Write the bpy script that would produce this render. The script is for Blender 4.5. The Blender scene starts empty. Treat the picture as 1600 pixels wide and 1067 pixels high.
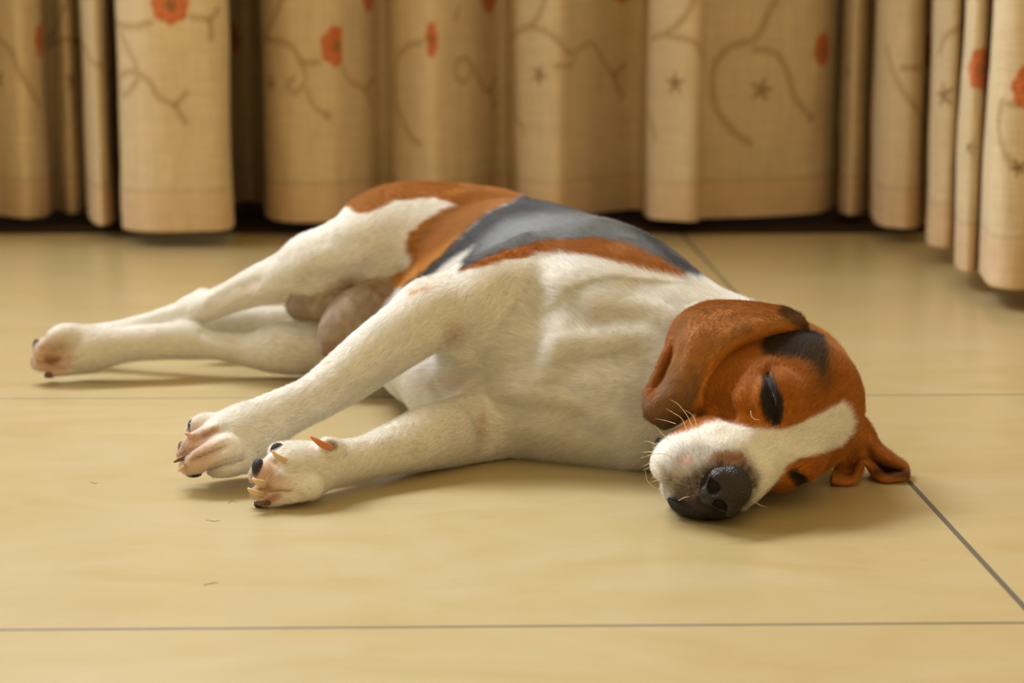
import bpy, math, random
import numpy as np
from mathutils import Vector, Matrix

# ------------------------------------------------------------------ camera, world, lights, exposure
SC = bpy.context.scene
CAM_H, FPX, PITCH = 0.30, 3000.0, math.atan(483.5 / 3000.0)
cam_data = bpy.data.cameras.new('camera')
cam_data.sensor_width = 36.0
cam_data.lens = FPX * 36.0 / 1600.0
cam_data.clip_start = 0.02
cam_data.dof.use_dof = True
cam_data.dof.focus_distance = 1.22
cam_data.dof.aperture_fstop = 8.0
cam = bpy.data.objects.new('camera', cam_data)
SC.collection.objects.link(cam)
cam.location = (0, 0, CAM_H)
cam.rotation_euler = (math.pi / 2 - PITCH, 0, 0)
SC.camera = cam

w = bpy.data.worlds.new('room_light')
SC.world = w
w.use_nodes = True
wn, wl = w.node_tree.nodes, w.node_tree.links
bgn = wn['Background']
tc = wn.new('ShaderNodeTexCoord')
dt = wn.new('ShaderNodeVectorMath'); dt.operation = 'DOT_PRODUCT'
dt.inputs[1].default_value = (0.20, -0.46, 0.20)          # the room is lighter overhead and towards its open side
wl.new(tc.outputs['Generated'], dt.inputs[0])
ml = wn.new('ShaderNodeMath'); ml.operation = 'MULTIPLY_ADD'
ml.inputs[1].default_value = 0.76; ml.inputs[2].default_value = 0.50
bgn.inputs['Color'].default_value = (1.0, 0.745, 0.39, 1)
wl.new(dt.outputs['Value'], ml.inputs[0]); wl.new(ml.outputs[0], bgn.inputs['Strength'])

def area(name, loc, target, size, size_y, power, col):
    ld = bpy.data.lights.new(name, 'AREA'); ld.shape = 'RECTANGLE'
    ld.size = size; ld.size_y = size_y; ld.energy = power; ld.color = col
    o = bpy.data.objects.new(name, ld); SC.collection.objects.link(o)
    o.location = loc
    o.rotation_euler = (Vector(target) - Vector(loc)).to_track_quat('-Z', 'Y').to_euler()
    return o
area('window_daylight', (-1.1, 3.25, 2.55), (0.0, 1.2, 0.0), 2.0, 0.9, 212, (0.96, 1.0, 1.06))
area('added_side_light', (-2.4, 1.75, 1.65), (0.0, 1.40, 0.0), 1.1, 1.2, 24, (0.96, 1.0, 1.04))  # second light added at left, as from a window out of frame

SC.view_settings.view_transform = 'Standard'
SC.view_settings.look = 'None'
SC.view_settings.exposure = 0.0
SC.view_settings.gamma = 1.0
SC.view_settings.use_curve_mapping = False

# ------------------------------------------------------------------ helpers
FW = np.array([0, math.cos(PITCH), -math.sin(PITCH)])
UP = np.array([0, math.sin(PITCH), math.cos(PITCH)])
CAMP = np.array([0, 0, CAM_H])

def ray(u, v):
    return FW + np.array([1.0, 0, 0]) * ((u - 800) / FPX) + UP * ((533.5 - v) / FPX)
def P(u, v, Y):            # world point seen at (u, v) whose distance along the floor is Y
    r = ray(u, v); return CAMP + r * (Y / r[1])
def G(u, v, z=0.0):        # world point at height z
    r = ray(u, v); return CAMP + r * ((z - CAM_H) / r[2])
def proj(p):
    q = np.asarray(p) - CAMP; d = q @ FW
    return 800 + FPX * q[..., 0] / d, 533.5 - FPX * (q @ UP) / d

def s2l(c):
    c = np.asarray(c, float) / 255.0
    return np.where(c <= 0.04045, c / 12.92, ((c + 0.055) / 1.055) ** 2.4)

def tag(o, label=None, cat=None, kind=None, group=None):
    if label: o['label'] = label
    if cat: o['category'] = cat
    if kind: o['kind'] = kind
    if group: o['group'] = group
    return o

def mesh_obj(name, verts, faces, mat, parent=None, smooth=True):
    me = bpy.data.meshes.new(name)
    verts = np.asarray(verts, np.float32); 
    if isinstance(faces, np.ndarray):
        k = faces.shape[1]
        me.vertices.add(len(verts)); me.vertices.foreach_set('co', verts.ravel())
        me.loops.add(faces.size); me.loops.foreach_set('vertex_index', faces.ravel().astype(np.int32))
        me.polygons.add(len(faces))
        me.polygons.foreach_set('loop_start', np.arange(0, faces.size, k, dtype=np.int32))
        me.polygons.foreach_set('loop_total', np.full(len(faces), k, np.int32))
        me.update(calc_edges=True)
    else:
        me.from_pydata([tuple(v) for v in verts], [], faces)
    me.polygons.foreach_set('use_smooth', [smooth] * len(me.polygons))
    me.validate()
    o = bpy.data.objects.new(name, me)
    SC.collection.objects.link(o)
    if mat: me.materials.append(mat)
    if parent: o.parent = parent
    return o

def set_col(me, name, rgb):
    a = me.color_attributes.new(name, 'FLOAT_COLOR', 'POINT')
    c = np.ones((len(me.vertices), 4), np.float32); c[:, :3] = rgb
    a.data.foreach_set('color', c.ravel())

def new_mat(name):
    m = bpy.data.materials.new(name); m.use_nodes = True
    return m, m.node_tree.nodes, m.node_tree.links, m.node_tree.nodes['Principled BSDF']

def simple_mat(name, rgb, rough=0.5, spec=0.5, bump=0.0, bscale=800, sss=0.0):
    m, n, l, b = new_mat(name)
    b.inputs['Base Color'].default_value = (*s2l(rgb), 1)
    b.inputs['Roughness'].default_value = rough
    b.inputs['Specular IOR Level'].default_value = spec
    if sss:
        b.inputs['Subsurface Weight'].default_value = sss
        b.inputs['Subsurface Radius'].default_value = (0.004, 0.002, 0.001)
        b.inputs['Subsurface Scale'].default_value = 1.0
    if bump:
        t = n.new('ShaderNodeTexCoord')
        v = n.new('ShaderNodeTexVoronoi'); v.inputs['Scale'].default_value = bscale
        bp = n.new('ShaderNodeBump'); bp.inputs['Strength'].default_value = bump; bp.inputs['Distance'].default_value = 0.0006
        l.new(t.outputs['Object'], v.inputs['Vector'])
        l.new(v.outputs['Distance'], bp.inputs['Height']); l.new(bp.outputs[0], b.inputs['Normal'])
    return m

# smooth value noise on points
def vnoise(p, scale, seed=0):
    q = np.asarray(p, np.float64) * scale + seed * 17.31
    i = np.floor(q).astype(np.int64); f = q - i; f = f * f * (3 - 2 * f)
    def h(ix, iy, iz):
        n = (ix * 374761393 + iy * 668265263 + iz * 2147483647 + seed * 1013904223) & 0x7fffffff
        n = ((n ^ (n >> 13)) * 1274126177) & 0x7fffffff
        n = ((n ^ (n >> 16)) * 668265263) & 0x7fffffff
        return (n & 0xffffff) / float(0xffffff) * 2 - 1
    r = 0
    for dx in (0, 1):
        for dy in (0, 1):
            for dz in (0, 1):
                wgt = (f[:, 0] if dx else 1 - f[:, 0]) * (f[:, 1] if dy else 1 - f[:, 1]) * (f[:, 2] if dz else 1 - f[:, 2])
                r = r + wgt * h(i[:, 0] + dx, i[:, 1] + dy, i[:, 2] + dz)
    return r
def fbm(p, scale, seed=0, o=3):
    r = 0; a = 1.0; t = 0
    for k in range(o):
        r = r + a * vnoise(p, scale * 2 ** k, seed + k); t += a; a *= 0.5
    return r / t

def catmull(pts, n):
    pts = np.asarray(pts, float)
    pp = np.vstack([2 * pts[0] - pts[1], pts, 2 * pts[-1] - pts[-2]])
    out = []
    for i in range(len(pts) - 1):
        a, b, c, d = pp[i:i + 4]
        t = np.linspace(0, 1, n, endpoint=False)[:, None]
        out.append(0.5 * (2 * b + (c - a) * t + (2 * a - 5 * b + 4 * c - d) * t ** 2 + (3 * b - a - 3 * c + d) * t ** 3))
    out.append(pts[-1:]); return np.vstack(out)

# ------------------------------------------------------------------ floor
def floor_material():
    m, n, l, b = new_mat('cream_stone_tile')
    geo = n.new('ShaderNodeNewGeometry')
    def line(p, q, width):
        d = (q - p)[:2]; d = d / np.linalg.norm(d); nx, ny = -d[1], d[0]; c = nx * p[0] + ny * p[1]
        vm = n.new('ShaderNodeVectorMath'); vm.operation = 'DOT_PRODUCT'
        vm.inputs[1].default_value = (nx, ny, 0); l.new(geo.outputs['Position'], vm.inputs[0])
        s = n.new('ShaderNodeMath'); s.operation = 'SUBTRACT'; s.inputs[1].default_value = c
        l.new(vm.outputs['Value'], s.inputs[0])
        a = n.new('ShaderNodeMath'); a.operation = 'ABSOLUTE'; l.new(s.outputs[0], a.inputs[0])
        r = n.new('ShaderNodeMapRange'); r.inputs['From Min'].default_value = width * 0.45
        r.inputs['From Max'].default_value = width * 0.62
        r.inputs['To Min'].default_value = 1; r.inputs['To Max'].default_value = 0
        l.new(a.outputs[0], r.inputs['Value']); return r.outputs[0], s.outputs[0]
    l1, d1 = line(G(0, 984), G(1600, 973), 0.0036)
    l2, d2 = line(G(0, 623), G(1600, 616.5), 0.0036)
    l3, d3 = line(G(1055, 355), G(1600, 948), 0.0036)
    mx = n.new('ShaderNodeMath'); mx.operation = 'MAXIMUM'; l.new(l1, mx.inputs[0]); l.new(l2, mx.inputs[1])
    mx2 = n.new('ShaderNodeMath'); mx2.operation = 'MAXIMUM'; hf = n.new('ShaderNodeMath'); hf.operation = 'MULTIPLY'; hf.inputs[1].default_value = 0.84; l.new(mx.outputs[0], hf.inputs[0]); l.new(hf.outputs[0], mx2.inputs[0]); l.new(l3, mx2.inputs[1])
    mp = n.new('ShaderNodeMapping'); mp.inputs['Scale'].default_value = (1.0, 1.9, 1.0)
    l.new(geo.outputs['Position'], mp.inputs['Vector'])
    no = n.new('ShaderNodeTexNoise'); no.inputs['Scale'].default_value = 6.0; no.inputs['Detail'].default_value = 7
    no.inputs['Roughness'].default_value = 0.62; no.inputs['Distortion'].default_value = 1.2
    l.new(mp.outputs[0], no.inputs['Vector'])
    cr = n.new('ShaderNodeValToRGB')
    e = cr.color_ramp.elements
    e[0].position = 0.30; e[0].color = (*s2l((172, 152, 104)), 1)
    e[1].position = 0.72; e[1].color = (*s2l((181, 165, 127)), 1)
    k = e.new(0.5); k.color = (*s2l((177, 159, 115)), 1)
    l.new(no.outputs['Fac'], cr.inputs[0])
    no2 = n.new('ShaderNodeTexNoise'); no2.inputs['Scale'].default_value = 34.0; no2.inputs['Detail'].default_value = 5
    no2.inputs['Distortion'].default_value = 2.0
    l.new(mp.outputs[0], no2.inputs['Vector'])
    r2 = n.new('ShaderNodeMapRange'); r2.inputs['From Min'].default_value = 0.60; r2.inputs['From Max'].default_value = 0.78
    l.new(no2.outputs['Fac'], r2.inputs['Value'])
    sc_ = n.new('ShaderNodeMath'); sc_.operation = 'MULTIPLY'; sc_.inputs[1].default_value = 0.35; l.new(r2.outputs[0], sc_.inputs[0])
    m1 = n.new('ShaderNodeMixRGB'); m1.inputs['Color2'].default_value = (*s2l((166, 140, 92)), 1)
    l.new(sc_.outputs[0], m1.inputs['Fac']); l.new(cr.outputs[0], m1.inputs['Color1'])
    m2 = n.new('ShaderNodeMixRGB'); m2.inputs['Color2'].default_value = (*s2l((92, 82, 62)), 1)
    l.new(mx2.outputs[0], m2.inputs['Fac']); l.new(m1.outputs[0], m2.inputs['Color1'])
    l.new(m2.outputs[0], b.inputs['Base Color'])
    rr = n.new('ShaderNodeMapRange'); rr.inputs['To Min'].default_value = 0.30; rr.inputs['To Max'].default_value = 0.85
    l.new(mx2.outputs[0], rr.inputs['Value']); l.new(rr.outputs[0], b.inputs['Roughness'])
    b.inputs['Specular IOR Level'].default_value = 0.38
    no3 = n.new('ShaderNodeTexNoise'); no3.inputs['Scale'].default_value = 160; no3.inputs['Detail'].default_value = 4
    l.new(geo.outputs['Position'], no3.inputs['Vector'])
    sb = n.new('ShaderNodeMath'); sb.operation = 'MULTIPLY_ADD'; sb.inputs[1].default_value = -3.0
    l.new(mx2.outputs[0], sb.inputs[0]); l.new(no3.outputs['Fac'], sb.inputs[2])
    bp = n.new('ShaderNodeBump'); bp.inputs['Strength'].default_value = 0.12; bp.inputs['Distance'].default_value = 0.0008
    l.new(sb.outputs[0], bp.inputs['Height']); l.new(bp.outputs[0], b.inputs['Normal'])
    return m
fl = mesh_obj('floor', [(-4, -1.5, 0), (3.2, -1.5, 0), (3.2, 3.5, 0), (-4, 3.5, 0), (-4, -1.5, -.1), (3.2, -1.5, -.1), (3.2, 3.5, -.1), (-4, 3.5, -.1)],
    [(0, 1, 2, 3), (7, 6, 5, 4), (0, 4, 5, 1), (1, 5, 6, 2), (2, 6, 7, 3), (3, 7, 4, 0)], floor_material(), smooth=False)
tag(fl, kind='structure')
wm = simple_mat('brown_wall_paint', (70, 46, 24), 0.8, 0.2)
def wallbox(name, x0, x1, y0, y1, z1):
    o = mesh_obj(name, [(x0, y0, 0), (x1, y0, 0), (x1, y1, 0), (x0, y1, 0), (x0, y0, z1), (x1, y0, z1), (x1, y1, z1), (x0, y1, z1)],
        [(3, 2, 1, 0), (4, 5, 6, 7), (0, 1, 5, 4), (1, 2, 6, 5), (2, 3, 7, 6), (3, 0, 4, 7)], wm, smooth=False)
    tag(o, kind='structure'); return o
wallbox('wall_back', -4, 3.2, 3.24, 3.5, 1.45)

blocker = wallbox('light_block_board', -3.9, 3.1, 2.84, 3.235, 1.72)  # unseen board added above the curtain to block light falling behind it
blocker.location.z = 0
for v_ in blocker.data.vertices:
    if v_.co.z < 1: v_.co.z = 1.68
shade_strip = wallbox('hem_shade_strip', -3.9, 3.1, 2.885, 3.235, .008)  # dark strip added on the floor, standing in for shade under the hem
shade_strip.data.materials.clear(); shade_strip.data.materials.append(simple_mat('hem_shade_brown', (44, 26, 12), .7, .2))
# ------------------------------------------------------------------ curtains
def pdist(px, py, pts):
    d = np.full(px.shape, 1e9)
    for (ax, ay), (bx, by) in zip(pts[:-1], pts[1:]):
        vx, vy = bx - ax, by - ay; L = vx * vx + vy * vy + 1e-12
        t = np.clip(((px - ax) * vx + (py - ay) * vy) / L, 0, 1)
        d = np.minimum(d, np.hypot(px - ax - t * vx, py - ay - t * vy))
    return d
def sst(x, a, b):
    t = np.clip((x - a) / (b - a), 0, 1); return t * t * (3 - 2 * t)

def curtain_mat():
    m, n, l, b = new_mat('embroidered_linen')
    at = n.new('ShaderNodeAttribute'); at.attribute_name = 'Col'
    uv = n.new('ShaderNodeUVMap'); uv.uv_map = 'UVMap'
    def thread(sx_, sy_, seed):
        mp = n.new('ShaderNodeMapping'); mp.inputs['Scale'].default_value = (sx_, sy_, 1); mp.inputs['Location'].default_value = (seed, seed, 0)
        l.new(uv.outputs[0], mp.inputs['Vector'])
        t = n.new('ShaderNodeTexNoise'); t.inputs['Scale'].default_value = 1.0; t.inputs['Detail'].default_value = 3
        l.new(mp.outputs[0], t.inputs['Vector']); return t.outputs['Fac']
    a1 = thread(500, 14, 3.1); a2 = thread(14, 500, 9.7); a3 = thread(900, 30, 1.7); a4 = thread(30, 900, 5.7)
    s = None
    for q in (a1, a2, a3, a4):
        if s is None: s = q
        else:
            ad = n.new('ShaderNodeMath'); ad.operation = 'ADD'; l.new(s, ad.inputs[0]); l.new(q, ad.inputs[1]); s = ad.outputs[0]
    r = n.new('ShaderNodeMapRange'); r.inputs['From Min'].default_value = 1.5; r.inputs['From Max'].default_value = 2.5
    r.inputs['To Min'].default_value = 0.80; r.inputs['To Max'].default_value = 1.12
    l.new(s, r.inputs['Value'])
    mu = n.new('ShaderNodeVectorMath'); mu.operation = 'SCALE'
    l.new(at.outputs['Color'], mu.inputs[0]); l.new(r.outputs[0], mu.inputs['Scale'])
    l.new(mu.outputs[0], b.inputs['Base Color'])
    b.inputs['Roughness'].default_value = 0.9; b.inputs['Specular IOR Level'].default_value = 0.1
    b.inputs['Sheen Weight'].default_value = 0.15
    bp = n.new('ShaderNodeBump'); bp.inputs['Strength'].default_value = 0.3; bp.inputs['Distance'].default_value = 0.001
    l.new(s, bp.inputs['Height']); l.new(bp.outputs[0], b.inputs['Normal'])
    tr = n.new('ShaderNodeBsdfTranslucent'); l.new(mu.outputs[0], tr.inputs['Color'])
    mix = n.new('ShaderNodeMixShader'); mix.inputs[0].default_value = 0.22
    l.new(b.outputs[0], mix.inputs[1]); l.new(tr.outputs[0], mix.inputs[2])
    l.new(mix.outputs[0], n['Material Output'].inputs['Surface'])
    return m
CM = curtain_mat()
LINEN = s2l((232, 212, 174)); HEMC = s2l((233, 206, 168)); VINE = s2l((184, 150, 100)); LEAF = s2l((136, 96, 48)); RED = s2l((226, 134, 84)); MID = s2l((158, 118, 76))

def curtain(name, ctrl, flowers, vines, leaves, hem_z, label):
    cp = np.array([[P(u, 300, Y)[0], Y] for u, Y in ctrl])
    path = catmull(cp, 14)
    seg = np.hypot(*np.diff(path, axis=0).T); s = np.concatenate([[0], np.cumsum(seg)])
    n = int(s[-1] / 0.003); ss = np.linspace(0, s[-1], n)
    px = np.interp(ss, s, path[:, 0]); py = np.interp(ss, s, path[:, 1])
    zs = np.concatenate([np.arange(hem_z, 0.40, 0.003), np.linspace(0.40, 1.65, 40)[1:]])
    ctrl_s = s[::14][:len(ctrl)]
    cu = np.array([c[0] for c in ctrl], float)
    def to_s(u):                       # along-cloth position of a fold
        return np.interp(u, cu, ctrl_s)
    S, Z = np.meshgrid(ss, zs, indexing='ij')
    # folds relax a little towards the hem; slight sag of the hem line
    tx = np.gradient(px); ty = np.gradient(py); ln = np.hypot(tx, ty); nx, ny = -ty / ln, tx / ln
    wob = fbm(np.stack([S.ravel() * 6, Z.ravel() * 3.0, np.zeros(S.size)], 1), 1.0, 5).reshape(S.shape) * 0.010
    wob2 = fbm(np.stack([S.ravel() * 22, Z.ravel() * 9, np.zeros(S.size)], 1), 1.0, 8).reshape(S.shape) * 0.0022
    off = wob * np.clip(1 - Z / 0.6, 0.25, 1) + wob2
    X = px[:, None] + nx[:, None] * off; Y = py[:, None] + ny[:, None] * off
    Zr = Z + (fbm(np.stack([ss * 5, ss * 0, ss * 0], 1), 1.0, 3) * 0.004)[:, None] * (Z < 0.42) * np.clip(1 - (Z - hem_z) / 0.3, 0, 1)
    col = np.empty(S.shape + (3,)); col[:] = LINEN
    band = sst(Z, hem_z + 0.060, hem_z + 0.056)
    col = col * (1 - band[..., None]) + HEMC * band[..., None]
    seam = np.exp(-((Z - hem_z - 0.058) / 0.0016) ** 2) * 0.25
    col *= (1 - seam[..., None])
    def yz(u, v):
        Yc = np.interp(u, cu, [c[1] for c in ctrl]); return P(u, v, Yc)[2]
    def mixin(mask, c):
        nonlocal col
        col = col * (1 - mask[..., None]) + c * mask[..., None]
    for vi in vines:
        w_ = vi[0]; pts = catmull(np.array([[to_s(u), yz(u, v)] for u, v in vi[1]]), 6)
        mixin(sst(pdist(S, Z, pts), w_, w_ * 0.6) * 0.6, VINE)
    for u, v, r in leaves:
        s0, z0 = to_s(u), yz(u, v); dx, dz = S - s0, Z - z0
        ang = np.arctan2(dz, dx); rad = np.hypot(dx, dz)
        mixin(sst(rad, r * (0.95 + 0.45 * np.cos(5 * ang + u)), r * (0.25 + 0.3 * np.cos(5 * ang + u))) * 0.85, LEAF)
    for fl_ in flowers:
        u, v, r = fl_[:3]; s0, z0 = to_s(u), yz(u, v); dx, dz = S - s0, Z - z0
        clip = np.ones(S.shape)
        if len(fl_) == 4: dx = dx / fl_[3]
        if len(fl_) > 4: clip = (S > to_s(fl_[3])) * (S < to_s(fl_[4])) * 1.0
        ang = np.arctan2(dz, dx); rad = np.hypot(dx, dz); e_ = r * (1 + 0.06 * np.cos(7 * ang + u))
        mixin(clip * sst(rad, e_, e_ * 0.93), RED * (0.9 + 0.2 * np.sin(rad * 2600))[..., None].clip(.8, 1.1))
        mixin(clip * sst(rad, r * .30, r * .22), MID)
    q_ = np.stack([S.ravel(), Z.ravel(), 0 * S.ravel()], 1)
    col *= (1 + .05 * fbm(q_ * [9, 5, 0], 1.0, 61, 3) + .06 * fbm(q_ * [130, 9, 0], 1.0, 62, 2) + .05 * fbm(q_ * [9, 130, 0], 1.0, 63, 2)).reshape(S.shape)[..., None]
    V = np.stack([X, Y, Zr], -1).reshape(-1, 3)
    nz = len(zs); idx = np.arange(n * nz).reshape(n, nz)
    F = np.stack([idx[:-1, :-1], idx[1:, :-1], idx[1:, 1:], idx[:-1, 1:]], -1).reshape(-1, 4)
    o = mesh_obj(name, V, F, CM)
    set_col(o.data, 'Col', col.reshape(-1, 3))
    uvl = o.data.uv_layers.new(name='UVMap')
    li = np.empty(len(o.data.loops), np.int32); o.data.loops.foreach_get('vertex_index', li)
    uvl.data.foreach_set('uv', np.stack([S.ravel()[li], Z.ravel()[li]], 1).astype(np.float32).ravel())
    md = o.modifiers.new('cloth', 'SOLIDIFY'); md.thickness = 0.0012
    tag(o, label, 'curtain'); return o

curtain('curtain',
    [(-420, 2.9), (-360, 2.78), (-280, 2.76), (-262, 2.98), (-200, 3.02), (-180, 2.86), (-110, 2.80), (-92, 3.02), (-60, 3.08), (-30, 2.95), (0, 2.93), (40, 2.90), (70, 2.94), (78, 3.01), (92, 3.05), (108, 2.98), (124, 3.00), (131, 3.06), (136, 2.93), (152, 2.80),
     (172, 2.83), (183, 2.98), (189, 3.00), (193, 2.76), (230, 2.69), (300, 2.69), (352, 2.71), (363, 2.80), (366, 3.08), (390, 3.17), (412, 3.10), (416, 2.90),
     (450, 2.82), (520, 2.83), (560, 2.90), (600, 2.99), (625, 2.90), (680, 2.85), (730, 2.93), (785, 3.03), (812, 2.90), (870, 2.84), (900, 2.90), (950, 2.99),
     (1000, 3.02), (1015, 2.88), (1060, 2.83), (1094, 2.83), (1104, 2.90), (1200, 2.92), (1270, 2.95), (1298, 3.02), (1307, 3.10), (1310, 3.02), (1325, 2.94), (1342, 2.95), (1356, 3.04), (1361, 2.92), (1372, 2.79), (1405, 2.74), (1432, 2.75),
     (1445, 2.84), (1448, 2.62), (1456, 2.52), (1488, 2.49), (1498, 2.58), (1500, 2.30), (1514, 2.23), (1534, 2.25), (1541, 2.34), (1543, 2.14), (1556, 2.08), (1600, 2.06), (1650, 2.09), (1675, 2.2), (1680, 1.98), (1740, 1.94), (1800, 2.0)],
    [(275, 8, .027), (71, 62, .027), (378, 62, .027), (527, 72, .031, 500, 533), (579, -8, .027), (677, 62, .028, .30), (768, -6, .027), (1277, 78, .027), (972, -22, .026), (1444, 80, .026), (1524, 108, .026), (1606, 137, .026)],
    [(.0065, [(10, -40), (-5, 10), (-10, 50), (10, 62), (28, 80), (38, 110), (50, 140), (66, 165)]),
     (.0065, [(118, -30), (112, 10), (95, 50), (80, 62)]), (.0055, [(80, 75), (110, 62), (140, 75), (165, 105)]),
     (.0065, [(186, 20), (200, 38), (222, 42), (245, 36)]), (.0060, [(205, 50), (218, 80), (226, 120), (212, 148), (198, 140), (200, 120), (222, 112), (240, 128), (255, 152), (278, 165)]),
     (.0060, [(278, 165), (296, 144)]), (.0060, [(278, 165), (293, 192)]), (.0060, [(308, 27), (330, 33), (333, 60)]), (.0060, [(330, 33), (345, 14)]),
     (.0065, [(450, -10), (440, 30), (420, 58)]), (.0060, [(420, 60), (452, 68), (475, 96), (500, 98)]), (.005, [(475, 96), (480, 125), (465, 146), (452, 132), (462, 122)]), (.0045, [(482, 140), (492, 165), (508, 178)]),
     (.0055, [(535, 105), (545, 125), (572, 140)]), (.006, [(572, 140), (588, 122)]), (.006, [(572, 140), (582, 165)]),
     (.0065, [(665, 66), (640, 74), (622, 95), (618, 140), (628, 185), (650, 215), (662, 224)]), (.0055, [(730, 92), (745, 112), (760, 140), (770, 142)]), (.0055, [(735, 110), (725, 128), (709, 118), (712, 96), (728, 90)]),
     (.006, [(770, 142), (778, 122)]), (.006, [(770, 142), (776, 168)]), (.006, [(708, 30), (716, 10)]),
     (.0065, [(860, -20), (852, 15), (838, 38), (812, 48), (800, 60)]), (.0060, [(838, 42), (862, 52), (878, 80), (890, 82)]), (.005, [(868, 104), (890, 100), (898, 80), (925, 68), (945, 96), (962, 118)]), (.006, [(962, 118), (978, 102)]), (.006, [(962, 118), (975, 150)]),
     (.0045, [(800, 175), (815, 195), (822, 212)]),
     (.0068, [(1082, -20), (1070, 20), (1045, 50), (1015, 60)]), (.0060, [(1045, 56), (1080, 66), (1095, 92)]), (.0055, [(1012, 165), (1018, 195), (1026, 218)]),
     (.0075, [(1215, -30), (1196, 20), (1175, 60), (1142, 72), (1118, 95), (1112, 135), (1122, 175), (1150, 208), (1170, 222)]),
     (.0062, [(1175, 76), (1205, 82), (1224, 110), (1235, 150), (1255, 175)]),
     (.006, [(1495, 10), (1480, 50), (1462, 80)]), (.005, [(1385, 70), (1395, 110), (1410, 150), (1432, 182)]), (.005, [(1405, 106), (1430, 106)]), (.006, [(1562, 160), (1556, 200), (1570, 240), (1588, 262)]), (.005, [(1575, 163), (1590, 163)])],
    [(3, 124, .016), (118, 126, .018), (434, 130, .015), (849, 117, .015), (1054, 131, .016), (1187, 140, .017), (513, 181, .008), (1264, 184, .009), (75, 172, .008), (1474, 148, .016), (1321, 112, .013), (1514, 231, .008), (1592, 264, .010), (1437, 190, .009)],
    0.022, 'cream linen curtain with orange embroidered flowers, hanging in folds behind the sleeping dog')
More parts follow.
